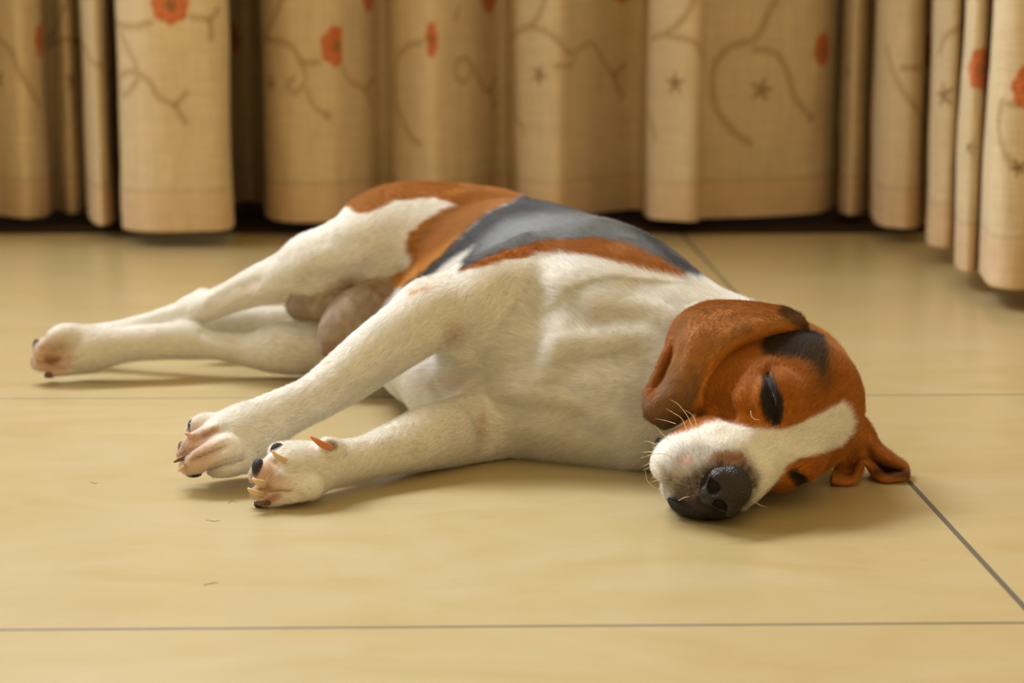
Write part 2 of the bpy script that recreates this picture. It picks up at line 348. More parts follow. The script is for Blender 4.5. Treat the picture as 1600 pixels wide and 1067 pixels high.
# ------------------------------------------------------------------ distance-field modelling
class Field:
    def __init__(s, lo, hi, h):
        s.lo = np.array(lo, float); s.h = h
        s.n = np.ceil((np.array(hi) - s.lo) / h).astype(int) + 1
        s.F = np.full(s.n, 0.05, np.float32); s.Gp = np.zeros(s.n, np.int8)
        s.ax = [(s.lo[i] + np.arange(s.n[i]) * h).astype(np.float32) for i in range(3)]
        s.g = 0
    def _slabs(s, lo, hi):
        a = np.maximum(np.floor((np.array(lo) - s.lo) / s.h).astype(int), 0)
        b = np.minimum(np.ceil((np.array(hi) - s.lo) / s.h).astype(int) + 1, s.n)
        if (b <= a).any(): return
        per = max(1, int(1.5e6 // max(1, (b[1] - a[1]) * (b[2] - a[2]))))
        for x in range(a[0], b[0], per):
            yield (slice(x, min(b[0], x + per)), slice(a[1], b[1]), slice(a[2], b[2]))
    def put(s, lo, hi, fn, k, mode='u', g=None):
        g = s.g if g is None else g
        m = max(k, 0.006) + 0.006
        for sl in s._slabs(np.array(lo) - m, np.array(hi) + m):
            x = s.ax[0][sl[0]][:, None, None]; y = s.ax[1][sl[1]][None, :, None]; z = s.ax[2][sl[2]][None, None, :]
            d = fn(x, y, z).astype(np.float32); f = s.F[sl]
            if mode == 'u':
                hh = np.maximum(k - np.abs(f - d), 0) / k if k > 0 else 0
                s.Gp[sl] = np.where(d < f, g, s.Gp[sl])
                s.F[sl] = np.minimum(f, d) - hh * hh * k * 0.25
            elif mode == 's':           # carve
                d = -d; hh = np.maximum(k - np.abs(f - d), 0) / k
                s.F[sl] = np.maximum(f, d) + hh * hh * k * 0.25
            elif mode == 'b':           # displace: fn gives amount to push outward
                s.F[sl] = f - d
    def cap(s, p1, r1, p2, r2, k=0.004, **kw):
        p1 = np.asarray(p1, float); p2 = np.asarray(p2, float); ab = p2 - p1; L = ab @ ab + 1e-12
        def fn(x, y, z):
            qx, qy, qz = x - p1[0], y - p1[1], z - p1[2]
            t = np.clip((qx * ab[0] + qy * ab[1] + qz * ab[2]) / L, 0, 1)
            return np.sqrt((qx - t * ab[0]) ** 2 + (qy - t * ab[1]) ** 2 + (qz - t * ab[2]) ** 2) - (r1 + (r2 - r1) * t)
        R = max(r1, r2); s.put(np.minimum(p1, p2) - R, np.maximum(p1, p2) + R, fn, k, **kw)
    def chain(s, pts, k=0.004, **kw):     # pts: (point, radius); one smooth tapering limb
        A = catmull(np.array([[*p, r] for p, r in pts], float), 4)
        R = A[:, 3].max()
        def fn(x, y, z):
            d = None
            for a, b in zip(A[:-1], A[1:]):
                ab = b[:3] - a[:3]; L = ab @ ab + 1e-12; qx, qy, qz = x - a[0], y - a[1], z - a[2]
                t = np.clip((qx * ab[0] + qy * ab[1] + qz * ab[2]) / L, 0, 1)
                e = np.sqrt((qx - t * ab[0]) ** 2 + (qy - t * ab[1]) ** 2 + (qz - t * ab[2]) ** 2) - (a[3] + (b[3] - a[3]) * t)
                d = e if d is None else np.minimum(d, e)
            return d
        s.put(A[:, :3].min(0) - R, A[:, :3].max(0) + R, fn, k, **kw)
    def hit(s, u, v, lift=0.0):           # surface point met by a line of sight (used to place folds on the skin)
        rr = ray(u, v); t = np.arange(1.0, 1.95, 0.0008); p = CAMP + rr[None] * t[:, None]
        i = np.round((p - s.lo) / s.h).astype(int); ok = ((i >= 0) & (i < s.n)).all(1)
        f = np.full(len(t), 1.0); f[ok] = s.F[i[ok, 0], i[ok, 1], i[ok, 2]]
        w_ = np.nonzero(f < 0)[0]
        return p[w_[0]] - lift * rr if len(w_) else None
    def ell(s, c, r, M=None, k=0.004, **kw):     # M columns = axes
        c = np.asarray(c, float); r = np.asarray(r, float) * np.ones(3); M = np.eye(3) if M is None else np.asarray(M)
        ext = np.sqrt(((M * r) ** 2).sum(1))
        def fn(x, y, z):
            q = (x - c[0], y - c[1], z - c[2])
            k0 = 0; k1 = 0
            for i in range(3):
                t = q[0] * M[0, i] + q[1] * M[1, i] + q[2] * M[2, i]
                k0 = k0 + (t / r[i]) ** 2; k1 = k1 + (t / r[i] ** 2) ** 2
            k0 = np.sqrt(k0) + 1e-9; return k0 * (k0 - 1) / (np.sqrt(k1) + 1e-9)
        s.put(c - ext, c + ext, fn, k, **kw)
    def bump(s, c, r, amt, M=None):              # soft swelling (amt>0) or hollow (amt<0)
        c = np.asarray(c, float); r = np.asarray(r, float) * np.ones(3); M = np.eye(3) if M is None else np.asarray(M)
        ext = np.sqrt(((M * r) ** 2).sum(1))
        def fn(x, y, z):
            q = (x - c[0], y - c[1], z - c[2]); k0 = 0
            for i in range(3): k0 = k0 + ((q[0] * M[0, i] + q[1] * M[1, i] + q[2] * M[2, i]) / r[i]) ** 2
            t = np.clip(1 - k0, 0, 1); return amt * t * t
        s.put(c - ext, c + ext, fn, 0, mode='b')
    def ridge(s, pts, rad, amt):                 # crease (amt<0) or ridge along a polyline
        pts = catmull(np.array(pts), 5)
        def fn(x, y, z):
            d = None
            for a, b in zip(pts[:-1], pts[1:]):
                ab = b - a; L = ab @ ab + 1e-12; qx, qy, qz = x - a[0], y - a[1], z - a[2]
                t = np.clip((qx * ab[0] + qy * ab[1] + qz * ab[2]) / L, 0, 1)
                e = (qx - t * ab[0]) ** 2 + (qy - t * ab[1]) ** 2 + (qz - t * ab[2]) ** 2
                d = e if d is None else np.minimum(d, e)
            w_ = np.clip(1 - d / rad ** 2, 0, 1); return amt * w_ * w_
        s.put(pts.min(0) - rad, pts.max(0) + rad, fn, 0, mode='b')
    def mesh(s):
        F = s.F; n = F.shape; ins = F < 0
        c = np.zeros((n[0] - 1, n[1] - 1, n[2] - 1), np.int8)
        for dx in (0, 1):
            for dy in (0, 1):
                for dz in (0, 1): c += ins[dx:n[0] - 1 + dx, dy:n[1] - 1 + dy, dz:n[2] - 1 + dz]
        act = (c > 0) & (c < 8); ci = np.argwhere(act); vid = np.full(c.shape, -1, np.int32); vid[act] = np.arange(len(ci))
        acc = np.zeros((len(ci), 3)); cnt = np.zeros(len(ci))
        corners = [(a, b, d) for a in (0, 1) for b in (0, 1) for d in (0, 1)]
        val = {k: F[ci[:, 0] + k[0], ci[:, 1] + k[1], ci[:, 2] + k[2]].astype(float) for k in corners}
        for k in corners:
            for ax in range(3):
                if k[ax]: continue
                k2 = list(k); k2[ax] = 1; k2 = tuple(k2)
                a, b = val[k], val[k2]; m = (a < 0) != (b < 0)
                t = np.where(m, a / np.where(m, a - b, 1), 0)
                p = np.array(k, float)[None].repeat(len(ci), 0); p[:, ax] += t
                acc[m] += p[m]; cnt[m] += 1
        V = s.lo + (ci + acc / cnt[:, None]) * s.h
        faces = []
        for ax in range(3):
            o1, o2 = [(1, 2), (2, 0), (0, 1)][ax]
            sl = [slice(None)] * 3; sl2 = [slice(None)] * 3
            sl[ax] = slice(0, n[ax] - 1); sl2[ax] = slice(1, n[ax])
            a = ins[tuple(sl)]; b = ins[tuple(sl2)]
            e = np.argwhere(a != b); flip = a[tuple(e.T)]
            ok = (e[:, o1] > 0) & (e[:, o2] > 0) & (e[:, o1] < n[o1] - 1) & (e[:, o2] < n[o2] - 1)
            e = e[ok]; flip = flip[ok]
            def at(d1, d2):
                q = e.copy(); q[:, o1] += d1; q[:, o2] += d2; return vid[q[:, 0], q[:, 1], q[:, 2]]
            quad = np.stack([at(-1, -1), at(0, -1), at(0, 0), at(-1, 0)], 1)
            quad[~flip] = quad[~flip][:, ::-1]; faces.append(quad)
        Fq = np.vstack(faces); Fq = Fq[(Fq >= 0).all(1)]
        grp = s.Gp[ci[:, 0], ci[:, 1], ci[:, 2]]
        grp2 = s.Gp[ci[:, 0] + 1, ci[:, 1] + 1, ci[:, 2] + 1]
        return V, Fq, np.maximum(grp, grp2 * 0 + grp)
def smooth_verts(V, F, it=2, lam=0.5):
    nv = len(V); src = []; dst = []
    for i in range(4):
        for j in (1, 3): src.append(F[:, i]); dst.append(F[:, (i + j) % 4])
    src = np.concatenate(src); dst = np.concatenate(dst); cnt = np.maximum(np.bincount(src, minlength=nv), 1)
    for _ in range(it):
        acc = np.stack([np.bincount(src, V[dst, c], nv) for c in range(V.shape[1])], 1)
        V = V + lam * (acc / cnt[:, None] - V)
    return V

# ------------------------------------------------------------------ the dog: head frame (forward, side, crown)
HM = np.array([[-0.39555551, -0.34956416, 0.84931781], [-0.89120027, -0.07746808, -0.44694605], [-0.22203135, 0.93370423, 0.28088875]])
HC = np.array([0.17759317, 1.2545576, 0.0509367]); HS = 1.035 / 100
def H(a, b, c): return HC + HM @ (np.array([a, b, c]) * HS)
def HR(*r): return np.array(r) * HS
BM = np.stack([[.456, -.89, 0], [-.89, -.456, 0], [0, 0, 1]], 1)     # trunk axes: forward, belly, up

VOX = 0.0015
fd = Field((-0.46, 1.06, -0.006), (0.32, 1.86, 0.20), VOX)
def px(r, Y): return r * Y / FPX
def chainp(pts, k): fd.chain([(P(u, v, Y), px(r, Y)) for u, v, Y, r in pts], k=k)
# --- trunk
fd.g = 0
fd.ell((.040, 1.480, .075), (.138, .090, .084), BM)
fd.ell((-.018, 1.505, .044), (.125, .086, .050), BM, k=.03)
fd.ell((.000, 1.595, .080), (.115, .078, .080), BM, k=.05)
fd.ell((-.046, 1.600, .040), (.100, .068, .046), BM, k=.03)
fd.ell((-.038, 1.700, .085), (.078, .078, .073), BM, k=.04)
fd.ell((-.012, 1.665, .086), (.070, .060, .069), BM, k=.03)
fd.ell((.062, 1.400, .078), (.075, .064, .060), BM, k=.06)
fd.ell((.045, 1.362, .050), (.058, .068, .062), BM, k=.03)
fd.chain([((.060, 1.40, .072), .062), ((.120, 1.350, .070), .055), (H(-4.0, 0, -1.0), .048)], k=.035)
fd.ell((.092, 1.343, .036), (.062, .056, .050), BM, k=.03)
# --- tail
fd.g = 7
fd.chain([((-.060, 1.78, .075), .022), ((-.12, 1.82, .035), .017), ((-.17, 1.79, .020), .014), (P(455, 502, 1.76), .0125), (P(400, 501, 1.755), .0125), (P(350, 503, 1.75), .0115), (P(322, 506, 1.745), .009)], k=.012)
# --- hind leg on top
fd.g = 5
fd.ell(P(645, 362, 1.66), (.070, .046, .042), np.array([[.9, -.42, 0], [.42, .9, 0], [0, 0, 1]]).T, k=.03)
chainp([(640, 372, 1.66, 64), (560, 390, 1.64, 57), (500, 411, 1.64, 48), (440, 435, 1.65, 37), (400, 448, 1.66, 30), (360, 465, 1.67, 24), (325, 480, 1.68, 22),
        (285, 493, 1.69, 21), (230, 507, 1.70, 16), (180, 518, 1.71, 15), (140, 528, 1.715, 19), (110, 535, 1.72, 16)], .018)
fd.ell(P(485, 412, 1.635), px(42, 1.635), k=.012)
fd.cap(P(318, 466, 1.69), .008, P(296, 476, 1.69), .006, k=.008)
# --- lower hind leg
fd.g = 6
chainp([(590, 510, 1.66, 62), (500, 537, 1.655, 46), (445, 543, 1.655, 41), (395, 547, 1.66, 27), (345, 541, 1.662, 21), (300, 536, 1.662, 25),
        (250, 534, 1.655, 27), (200, 538, 1.65, 27), (160, 543, 1.645, 32), (130, 545, 1.645, 34)], .012)
for q in [[(140, 528, 18), (105, 524, 18), (88, 528, 14)], [(130, 542, 20), (85, 540, 18), (68, 548, 14)], [(130, 558, 19), (82, 560, 17), (66, 566, 14)], [(150, 566, 15), (105, 573, 13), (85, 578, 9)]]:
    fd.chain([(P(q[i][0], q[i][1], 1.645 - .006 * i), px(q[i][2], 1.645)) for i in range(3)], k=.004)
fd.ell(P(285, 515, 1.668), (.016, .010, .006), k=.008)
# --- belly parts
fd.g = 8
fd.chain([(P(608, 468, 1.62), .020), (P(560, 488, 1.60), .020), (P(532, 515, 1.585), .017), (P(519, 543, 1.58), .009)], k=.014)
fd.ell(P(470, 477, 1.63), (.012, .012, .010), k=.004)
fd.cap(P(474, 483, 1.63), .008, P(530, 478, 1.62), .014, k=.008)
# --- front leg on top
fd.g = 3
chainp([(830, 440, 1.41, 70), (770, 470, 1.375, 76), (710, 488, 1.355, 60), (665, 500, 1.348, 54), (630, 522, 1.34, 50), (588, 552, 1.335, 47),
        (538, 590, 1.32, 42), (493, 621, 1.30, 36), (450, 642, 1.29, 37), (410, 664, 1.28, 43), (380, 683, 1.270, 49)], .016)
fd.ell(P(668, 470, 1.362), px(26, 1.36), k=.02)
fd.g = 30
fd.cap(P(378, 688, 1.27), px(48, 1.27), P(343, 697, 1.265), px(41, 1.265), k=.010)
PAW1 = [((358, 672, 26), (320, 664, 19), (301, 673, 12), 1.278), ((355, 684, 28), (313, 692, 21), (288, 709, 12), 1.256), ((358, 705, 28), (318, 718, 20), (294, 729, 13), 1.240), ((378, 716, 25), (352, 730, 16), (336, 735, 11), 1.247)]
for a, b, c, Y in PAW1:
    fd.chain([(P(a[0], a[1], Y + .006), px(a[2], Y)), (P(b[0], b[1], Y - .004), px(b[2], Y)), (P(c[0], c[1], Y), px(c[2], Y))], k=.003)
# --- front leg on the floor
fd.g = 4
chainp([(800, 650, 1.36, 70), (730, 672, 1.33, 56), (670, 684, 1.30, 50), (615, 701, 1.275, 40), (575, 713, 1.255, 33),
        (540, 720, 1.24, 33), (505, 727, 1.225, 38), (475, 736, 1.215, 45), (455, 739, 1.210, 45)], .012)
fd.g = 40
PAW2 = [((472, 716, 27), (445, 709, 20), (433, 706, 14), 1.220), ((460, 735, 30), (423, 738, 23), (405, 742, 16), 1.204), ((465, 752, 27), (420, 764, 17), (402, 769, 11), 1.196), ((485, 758, 23), (435, 776, 14), (413, 782, 9), 1.192)]
for a, b, c, Y in PAW2:
    fd.chain([(P(a[0], a[1], Y + .006), px(a[2], Y)), (P(b[0], b[1], Y - .002), px(b[2], Y)), (P(c[0], c[1], Y), px(c[2], Y))], k=.003)
fd.cap(P(524, 700, 1.225), .006, P(512, 693, 1.215), .0045, k=.005)
fd.g = 0
fd.ell(P(735, 575, 1.40), (.036, .045, .040), k=.022)
fd.ell(P(690, 590, 1.43), (.028, .040, .034), k=.022)
# --- head
fd.g = 1
fd.ell(H(-.6, 0, .5), HR(5.3, 4.7, 4.75), HM, k=.012)
fd.ell(H(3.0, .35, 1.2), HR(3.6, 3.4, 3.0), HM, k=.015)
fd.ell(H(1.8, 3.0, -1.0), HR(3.8, 2.3, 3.2), HM, k=.015)
fd.ell(H(1.2, -1.6, -1.0), HR(3.6, 2.3, 3.2), HM, k=.015)
fd.ell(H(7.6, 0, -.7), HR(4.6, 2.6, 2.6), HM, k=.015)
fd.cap(H(5.0, 0, .8), 1.75 * HS, H(10.9, 0, .1), 1.45 * HS, k=.01)
fd.cap(H(1.5, 0, -3.8), 2.3 * HS, H(8.6, -.5, -4.1), 1.25 * HS, k=.012)
fd.ell(H(8.5, 1.3, -2.0), HR(3.2, 1.75, 3.3), HM, k=.006)
fd.ell(H(8.7, -.9, -2.0), HR(3.2, 1.4, 2.7), HM, k=.006)
fd.ell(H(10.8, 0, -.8), HR(1.5, 2.0, 2.0), HM, k=.008)
for sgn, q in ((1, 1.0), (-1, .72)):
    fd.ell(H(4.7, 2.4 * q * sgn, 2.2), HR(1.6, 1.4, 1.3), HM, k=.012)
    fd.ell(H(5.5, 2.7 * q * sgn, 1.0), HR(1.3, 1.2, 1.3), HM, k=.006)

# --- eyes, lips and brow drawn onto the head
def hits(L, lift=0.0): return [fd.hit(u, v, lift) for u, v in L if fd.hit(u, v) is not None]
EYE_A = hits([(1209, 663), (1209, 645), (1206, 622), (1202, 602), (1197, 582)])
EYE_B = hits([(1233, 741), (1243, 743), (1253, 751), (1260, 762)])
for E_, w_ in ((EYE_A, .0085), (EYE_B, .006)):
    off = HM[:, 2] * w_
    for sg_ in (1, -1):
        fd.ridge([e + off * sg_ * .75 for e in E_[:-1]], w_ * 1.15, .0020)
    fd.ridge(E_, .0036, -.0036)
BROW = hits([(1154, 645), (1155, 622), (1164, 602), (1180, 584), (1199, 570)])
fd.ridge(BROW, .0085, .0026)
fd.ridge(hits([(1138, 645), (1137, 615), (1146, 592)]), .012, -.0020)
fd.ridge(hits([(1120, 668), (1095, 655), (1085, 662)]), .010, .0018)
fd.ridge(hits([(1222, 585), (1240, 600), (1248, 625), (1240, 655)]), .012, .0016)
fd.ridge(hits([(1150, 655), (1130, 640), (1118, 625)]), .012, -.0030)
fd.ridge(hits([(1215, 672), (1200, 690), (1180, 715)]), .012, -.0015)
# lips: lower lip and the line where the flew hangs
fd.g = 11
LIPP = [P(1046, 780, 1.172), P(1058, 789, 1.166), P(1075, 795, 1.160), P(1095, 801, 1.156)]
fd.chain([(LIPP[0], .0022), (LIPP[1], .0042), (LIPP[2], .0044), (LIPP[3], .004)], k=.002)
fd.ridge(hits([(1040, 766), (1055, 776), (1075, 784), (1095, 789)]), .0045, -.0025)
fd.ell(P(1029, 697, 1.205), (.003, .006, .006), k=.002)
fd.g = 1
# muzzle pad dimples
for q in [(1060, 712), (1075, 728), (1050, 735), (1085, 748), (1062, 755)]:
    h_ = fd.hit(*q)
    if h_ is not None: fd.bump(h_, .006, .0007)
# --- chest and shoulder modelling
def RG(L, rad, amt):
    h_ = hits(L)
    if len(h_) > 1: fd.ridge(h_, rad, amt)
RG([(705, 498), (712, 515), (716, 535)], 0.0189, -0.0044)                     # armpit
RG([(716, 535), (740, 560), (770, 580), (815, 560)], 0.0216, -0.0028)
RG([(760, 470), (785, 490), (790, 520), (770, 545)], 0.0270, 0.0039)          # muscle in front of the armpit
RG([(840, 440), (850, 480), (840, 520), (822, 560)], 0.0189, -0.0028)
RG([(760, 430), (820, 440), (900, 432), (950, 440)], 0.0243, 0.0028)          # shoulder blade ridge
RG([(790, 462), (850, 470), (930, 500)], 0.0189, -0.0022)
RG([(770, 604), (800, 612), (850, 618), (910, 628), (935, 650)], 0.0108, 0.0028)   # skin fold on the chest
RG([(760, 618), (800, 630), (850, 640), (900, 660)], 0.0162, -0.0028)
RG([(745, 640), (757, 665), (762, 690)], 0.0135, -0.0033)                     # crease above lower front leg
RG([(690, 615), (720, 600), (760, 596)], 0.0189, -0.0022)
RG([(870, 540), (930, 530), (980, 522), (1015, 525), (1035, 548)], 0.0135, 0.0025)  # neck wrinkles
RG([(900, 560), (960, 556), (1010, 560)], 0.0189, -0.0022)
RG([(930, 470), (1000, 478), (1045, 495)], 0.0135, 0.0017)
RG([(960, 500), (1010, 500), (1050, 520)], 0.0135, -0.0019)
RG([(935, 600), (975, 650), (1000, 700)], 0.0243, 0.0022)
RG([(880, 600), (915, 650), (950, 710)], 0.0189, -0.0017)
RG([(560, 682), (600, 690), (650, 690)], 0.0095, 0.0012)
# tendons and muscles of the legs
RG([(640, 560), (600, 590), (560, 612)], .010, -.0022)
RG([(560, 400), (500, 405), (470, 420), (430, 430)], .016, .003)
RG([(600, 410), (540, 430), (480, 440)], .018, -.003)
RG([(520, 445), (460, 450), (400, 455)], .010, .002)
RG([(400, 440), (360, 455), (330, 475)], .008, -.002)
RG([(320, 520), (345, 528), (375, 532)], .008, -.0025)
RG([(290, 488), (240, 500), (190, 505)], .005, -.0018)
RG([(610, 455), (590, 440), (620, 430)], .012, -.004)
# --- grooves between the toes
for L in ([(350, 668), (337, 672), (320, 679), (303, 686)], [(352, 696), (340, 702), (325, 709), (305, 718)], [(377, 719), (354, 724), (338, 731), (328, 737)],
          [(470, 731), (456, 730), (446, 727), (430, 720)], [(458, 766), (445, 768), (430, 768), (415, 764)], [(468, 776), (445, 781), (425, 782)]):
    RG(L, .0050, -.0040)
for L in ([(118, 540), (100, 543), (84, 545), (70, 541)], [(116, 560), (98, 563), (80, 566), (66, 566)], [(112, 548), (95, 552)], [(110, 575), (95, 576), (80, 577)]):
    RG(L, .0045, -.0035)

# --- ears: sheets laid out as rows of small balls
def sheet(rows, rad, n1=26, n2=16):
    rows = np.array([[P(*q) for q in r] for r in rows])
    A = np.stack([catmull(r, n2) for r in rows], 0)
    B = np.stack([catmull(A[:, j], n1) for j in range(A.shape[1])], 1)
    return B
def put_sheet(B, rad, k):
    lo = B.reshape(-1, 3).min(0) - .012; hi = B.reshape(-1, 3).max(0) + .012
    sub = Field(lo, hi, fd.h)
    a = np.round((lo - fd.lo) / fd.h).astype(int); sub.lo = fd.lo + a * fd.h
    sub.ax = [(sub.lo[i] + np.arange(sub.n[i]) * sub.h).astype(np.float32) for i in range(3)]
    pts = B.reshape(-1, 3); rr = np.broadcast_to(rad, B.shape[:2]).ravel() if np.ndim(rad) else np.full(len(pts), rad)
    q = 6; off = np.stack(np.meshgrid(*[np.arange(-q, q + 1)] * 3, indexing='ij'), -1).reshape(-1, 3)
    for s0 in range(0, len(pts), 400):
        c = pts[s0:s0 + 400]; ic = np.round((c - sub.lo) / sub.h).astype(int)
        idx = ic[:, None, :] + off[None]; pos = sub.lo + idx * sub.h
        d = np.sqrt(((pos - c[:, None]) ** 2).sum(-1)) - rr[s0:s0 + 400, None]
        ok = ((idx >= 0) & (idx < sub.n)).all(-1); idx = idx[ok]; d = d[ok]
        np.minimum.at(sub.F, (idx[:, 0], idx[:, 1], idx[:, 2]), d.astype(np.float32))
    a0 = np.maximum(a, 0); b0 = np.minimum(a + sub.n, fd.n)
    sl = tuple(slice(a0[i], b0[i]) for i in range(3)); sl2 = tuple(slice(a0[i] - a[i], b0[i] - a[i]) for i in range(3))
    d = sub.F[sl2]; f = fd.F[sl]; hh = np.maximum(k - np.abs(f - d), 0) / k
    fd.Gp[sl] = np.where(d < f, fd.g, fd.Gp[sl]); fd.F[sl] = np.minimum(f, d) - hh * hh * k * .25
EAR1 = [[(1258, 510, 1.275), (1250, 500, 1.277), (1238, 490, 1.29), (1225, 486, 1.305), (1215, 488, 1.32)],
        [(1200, 520, 1.2500), (1190, 507, 1.240), (1180, 490, 1.262), (1170, 478, 1.29), (1160, 478, 1.31)],
        [(1150, 541, 1.2380), (1138, 529, 1.228), (1122, 504, 1.245), (1108, 482, 1.28), (1102, 478, 1.31)],
        [(1117, 571, 1.2300), (1106, 560, 1.220), (1086, 527, 1.228), (1068, 503, 1.262), (1060, 504, 1.28)],
        [(1105, 607, 1.2290), (1095, 598, 1.219), (1072, 568, 1.215), (1050, 560, 1.252), (1042, 548, 1.248)],
        [(1093, 632, 1.2250), (1080, 630, 1.215), (1052, 607, 1.210), (1034, 600, 1.238), (1024, 590, 1.236)],
        [(1062, 652, 1.2240), (1050, 653, 1.214), (1027, 637, 1.210), (1014, 628, 1.218), (1011, 616, 1.23)],
        [(1042, 663, 1.220), (1036, 661, 1.214), (1024, 656, 1.211), (1014, 647, 1.213), (1011, 638, 1.218)]]
EAR2 = [[(1315, 640, 1.285), (1318, 680, 1.274), (1315, 715, 1.275), (1306, 738, 1.275), (1302, 751, 1.252)],
        [(1338, 648, 1.293), (1342, 690, 1.283), (1338, 715, 1.285), (1334, 738, 1.282), (1332, 753, 1.254)],
        [(1356, 664, 1.297), (1356, 690, 1.285), (1352, 705, 1.283), (1350, 715, 1.282), (1349, 722, 1.276)],
        [(1372, 694, 1.294), (1370, 706, 1.278), (1368, 722, 1.292), (1370, 738, 1.290), (1378, 748, 1.261)],
        [(1392, 712, 1.292), (1394, 720, 1.275), (1394, 730, 1.288), (1396, 739, 1.288), (1400, 747, 1.261)],
        [(1411, 725, 1.288), (1415, 731, 1.276), (1417, 736, 1.272), (1416, 741, 1.268), (1413, 745, 1.263)]]
S1 = sheet(EAR1, 0); fd.g = 2; put_sheet(S1, .0026 + .0012 * np.exp(-(np.arange(S1.shape[1])[None, :] - 14.0) ** 2 / 60.0) * np.ones((S1.shape[0], 1)), .003)
fd.g = 22; put_sheet(sheet(EAR2, 0), .0024, .004)

# rest on the floor
fd.F = np.maximum(fd.F, -(fd.ax[2][None, None, :] - 0.0006)).astype(np.float32)
V, Q, GRP = fd.mesh()
V = smooth_verts(V, Q, 2, 0.5)
print('dog verts', len(V))

# ------------------------------------------------------------------ coat colours
def inside(u, v, poly):
    c = np.zeros(len(u), bool); n = len(poly)
    for i in range(n):
        x0, y0 = poly[i]; x1, y1 = poly[(i + 1) % n]
        if y0 == y1: continue
        m = ((y0 > v) != (y1 > v)) & (u < (x1 - x0) * (v - y0) / (y1 - y0) + x0); c ^= m
    return c
U_, V_ = proj(V)
wob = fbm(V, 260, 1, 2) * 3.0 + fbm(V, 900, 4, 1) * 1.6
def soft(poly, edge, grow=0.0):
    d = pdist(U_, V_, list(poly) + [poly[0]]); d = np.where(inside(U_, V_, poly), d, -d) + wob * min(1, edge / 3) + grow
    return sst(d, -edge, edge)
WHITE = s2l((241, 239, 232)); RUST = s2l((188, 124, 46)); ORANGE = s2l((230, 170, 88)); BLACK = s2l((30, 28, 27)); SADDLE_SHEEN = s2l((98, 100, 100))
COL = np.empty((len(V), 3)); COL[:] = WHITE
def blend(m, c):
    global COL
    COL = COL * (1 - m[:, None]) + np.asarray(c) * m[:, None]
g = GRP
body = (g == 0) | (g == 5) | (g == 7)
RUSTP = [(530, 319), (500, 200), (860, 200), (822, 312), (765, 337), (732, 365), (695, 400), (660, 427), (640, 447), (612, 446), (618, 428), (640, 419), (648, 408), (640, 393), (636, 375), (640, 365), (655, 352), (665, 345),
         (690, 333), (717, 321), (705, 316), (680, 309), (650, 310), (620, 313), (595, 325), (575, 333), (563, 334), (553, 328), (545, 319)]
body = body | ((g == 3) & (V_ < 432) & (U_ > 640))
blend(soft(RUSTP, 3) * body, RUST)
blend(soft([(612, 446), (620, 432), (650, 415), (700, 380), (730, 362), (700, 402), (660, 430), (640, 450)], 7) * body, ORANGE)
SADP = [(822, 312), (840, 200), (1100, 200), (1120, 440), (1070, 431), (1033, 408), (986, 387), (939, 376), (869, 376), (822, 382), (770, 400), (722, 421), (730, 405), (752, 380), (707, 405), (652, 444), (638, 448), (660, 427), (695, 400), (732, 365), (765, 337)]
blend(soft(SADP, 3, 1.6) * body, BLACK)
blend(soft([(760, 372), (800, 345), (860, 334), (960, 345), (1000, 372), (1080, 440), (1040, 420), (986, 392), (939, 378), (869, 380), (780, 400), (735, 412)], 10) * body, SADDLE_SHEEN)  # grey sheen of light painted over the black saddle
BAND = [(722, 421), (770, 400), (822, 384), (869, 377), (939, 377), (986, 388), (1033, 409), (1074, 433), (1066, 435), (1009, 422), (962, 409), (916, 400), (883, 396), (845, 398), (798, 405), (740, 417)]
blend(soft(BAND, 2.5, 1.2) * body, s2l((190, 122, 52)))
# belly and groin skin
SKIN = s2l((178, 140, 116)); DARKSKIN = s2l((128, 92, 70))
groin = sst(np.hypot((U_ - 560) / 75, (V_ - 470) / 50), 1.0, 0.45)
blend(groin * (((g == 0) | (g == 5) | (g == 6)) & (V_ > 425)) * .75, SKIN)
m8 = (g == 8)
blend(m8 * (.8 + .2 * fbm(V, 200, 9, 2)), s2l((172, 142, 108)))
blend(m8 * sst(V_, 530, 555), s2l((186, 140, 112))); blend(m8 * sst(U_, 495, 470) , s2l((176, 158, 146)))
for (cu, cv, ru, rv, am) in [(712, 520, 26, 32, .5), (700, 600, 60, 28, .35), (755, 665, 16, 40, .45), (665, 590, 30, 30, .25)]:  # warmer, darker tint in the armpit and leg creases
    blend(sst(np.hypot((U_ - cu) / ru, (V_ - cv) / rv), 1.0, 0.2) * am * ((g == 0) | (g == 3) | (g == 4)), s2l((206, 168, 138)))
blend(soft([(640, 452), (665, 447), (685, 446), (665, 453), (645, 460)], 4) * ((g == 3) | (g == 0)) * .6, ORANGE)
# paws: pink skin between and around the toes
PINK = s2l((214, 172, 142))
for gg, (cu, cv, rr_) in ((30, (300, 705, 70)), (40, (412, 750, 62)), (6, (75, 560, 60))):
    blend((g == gg) * sst(np.hypot(U_ - cu, V_ - cv), rr_, rr_ * .2) * .8, PINK)
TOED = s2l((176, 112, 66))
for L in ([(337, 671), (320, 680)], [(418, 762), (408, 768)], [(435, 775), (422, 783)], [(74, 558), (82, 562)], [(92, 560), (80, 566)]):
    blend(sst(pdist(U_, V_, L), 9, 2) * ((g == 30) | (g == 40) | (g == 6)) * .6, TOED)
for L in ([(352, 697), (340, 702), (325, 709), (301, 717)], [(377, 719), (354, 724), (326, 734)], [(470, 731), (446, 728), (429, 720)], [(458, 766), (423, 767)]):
    blend(sst(pdist(U_, V_, L), 2.6, .6) * ((g == 30) | (g == 40)) * .6, s2l((120, 84, 56)))  # darker lines along the grooves between the toes
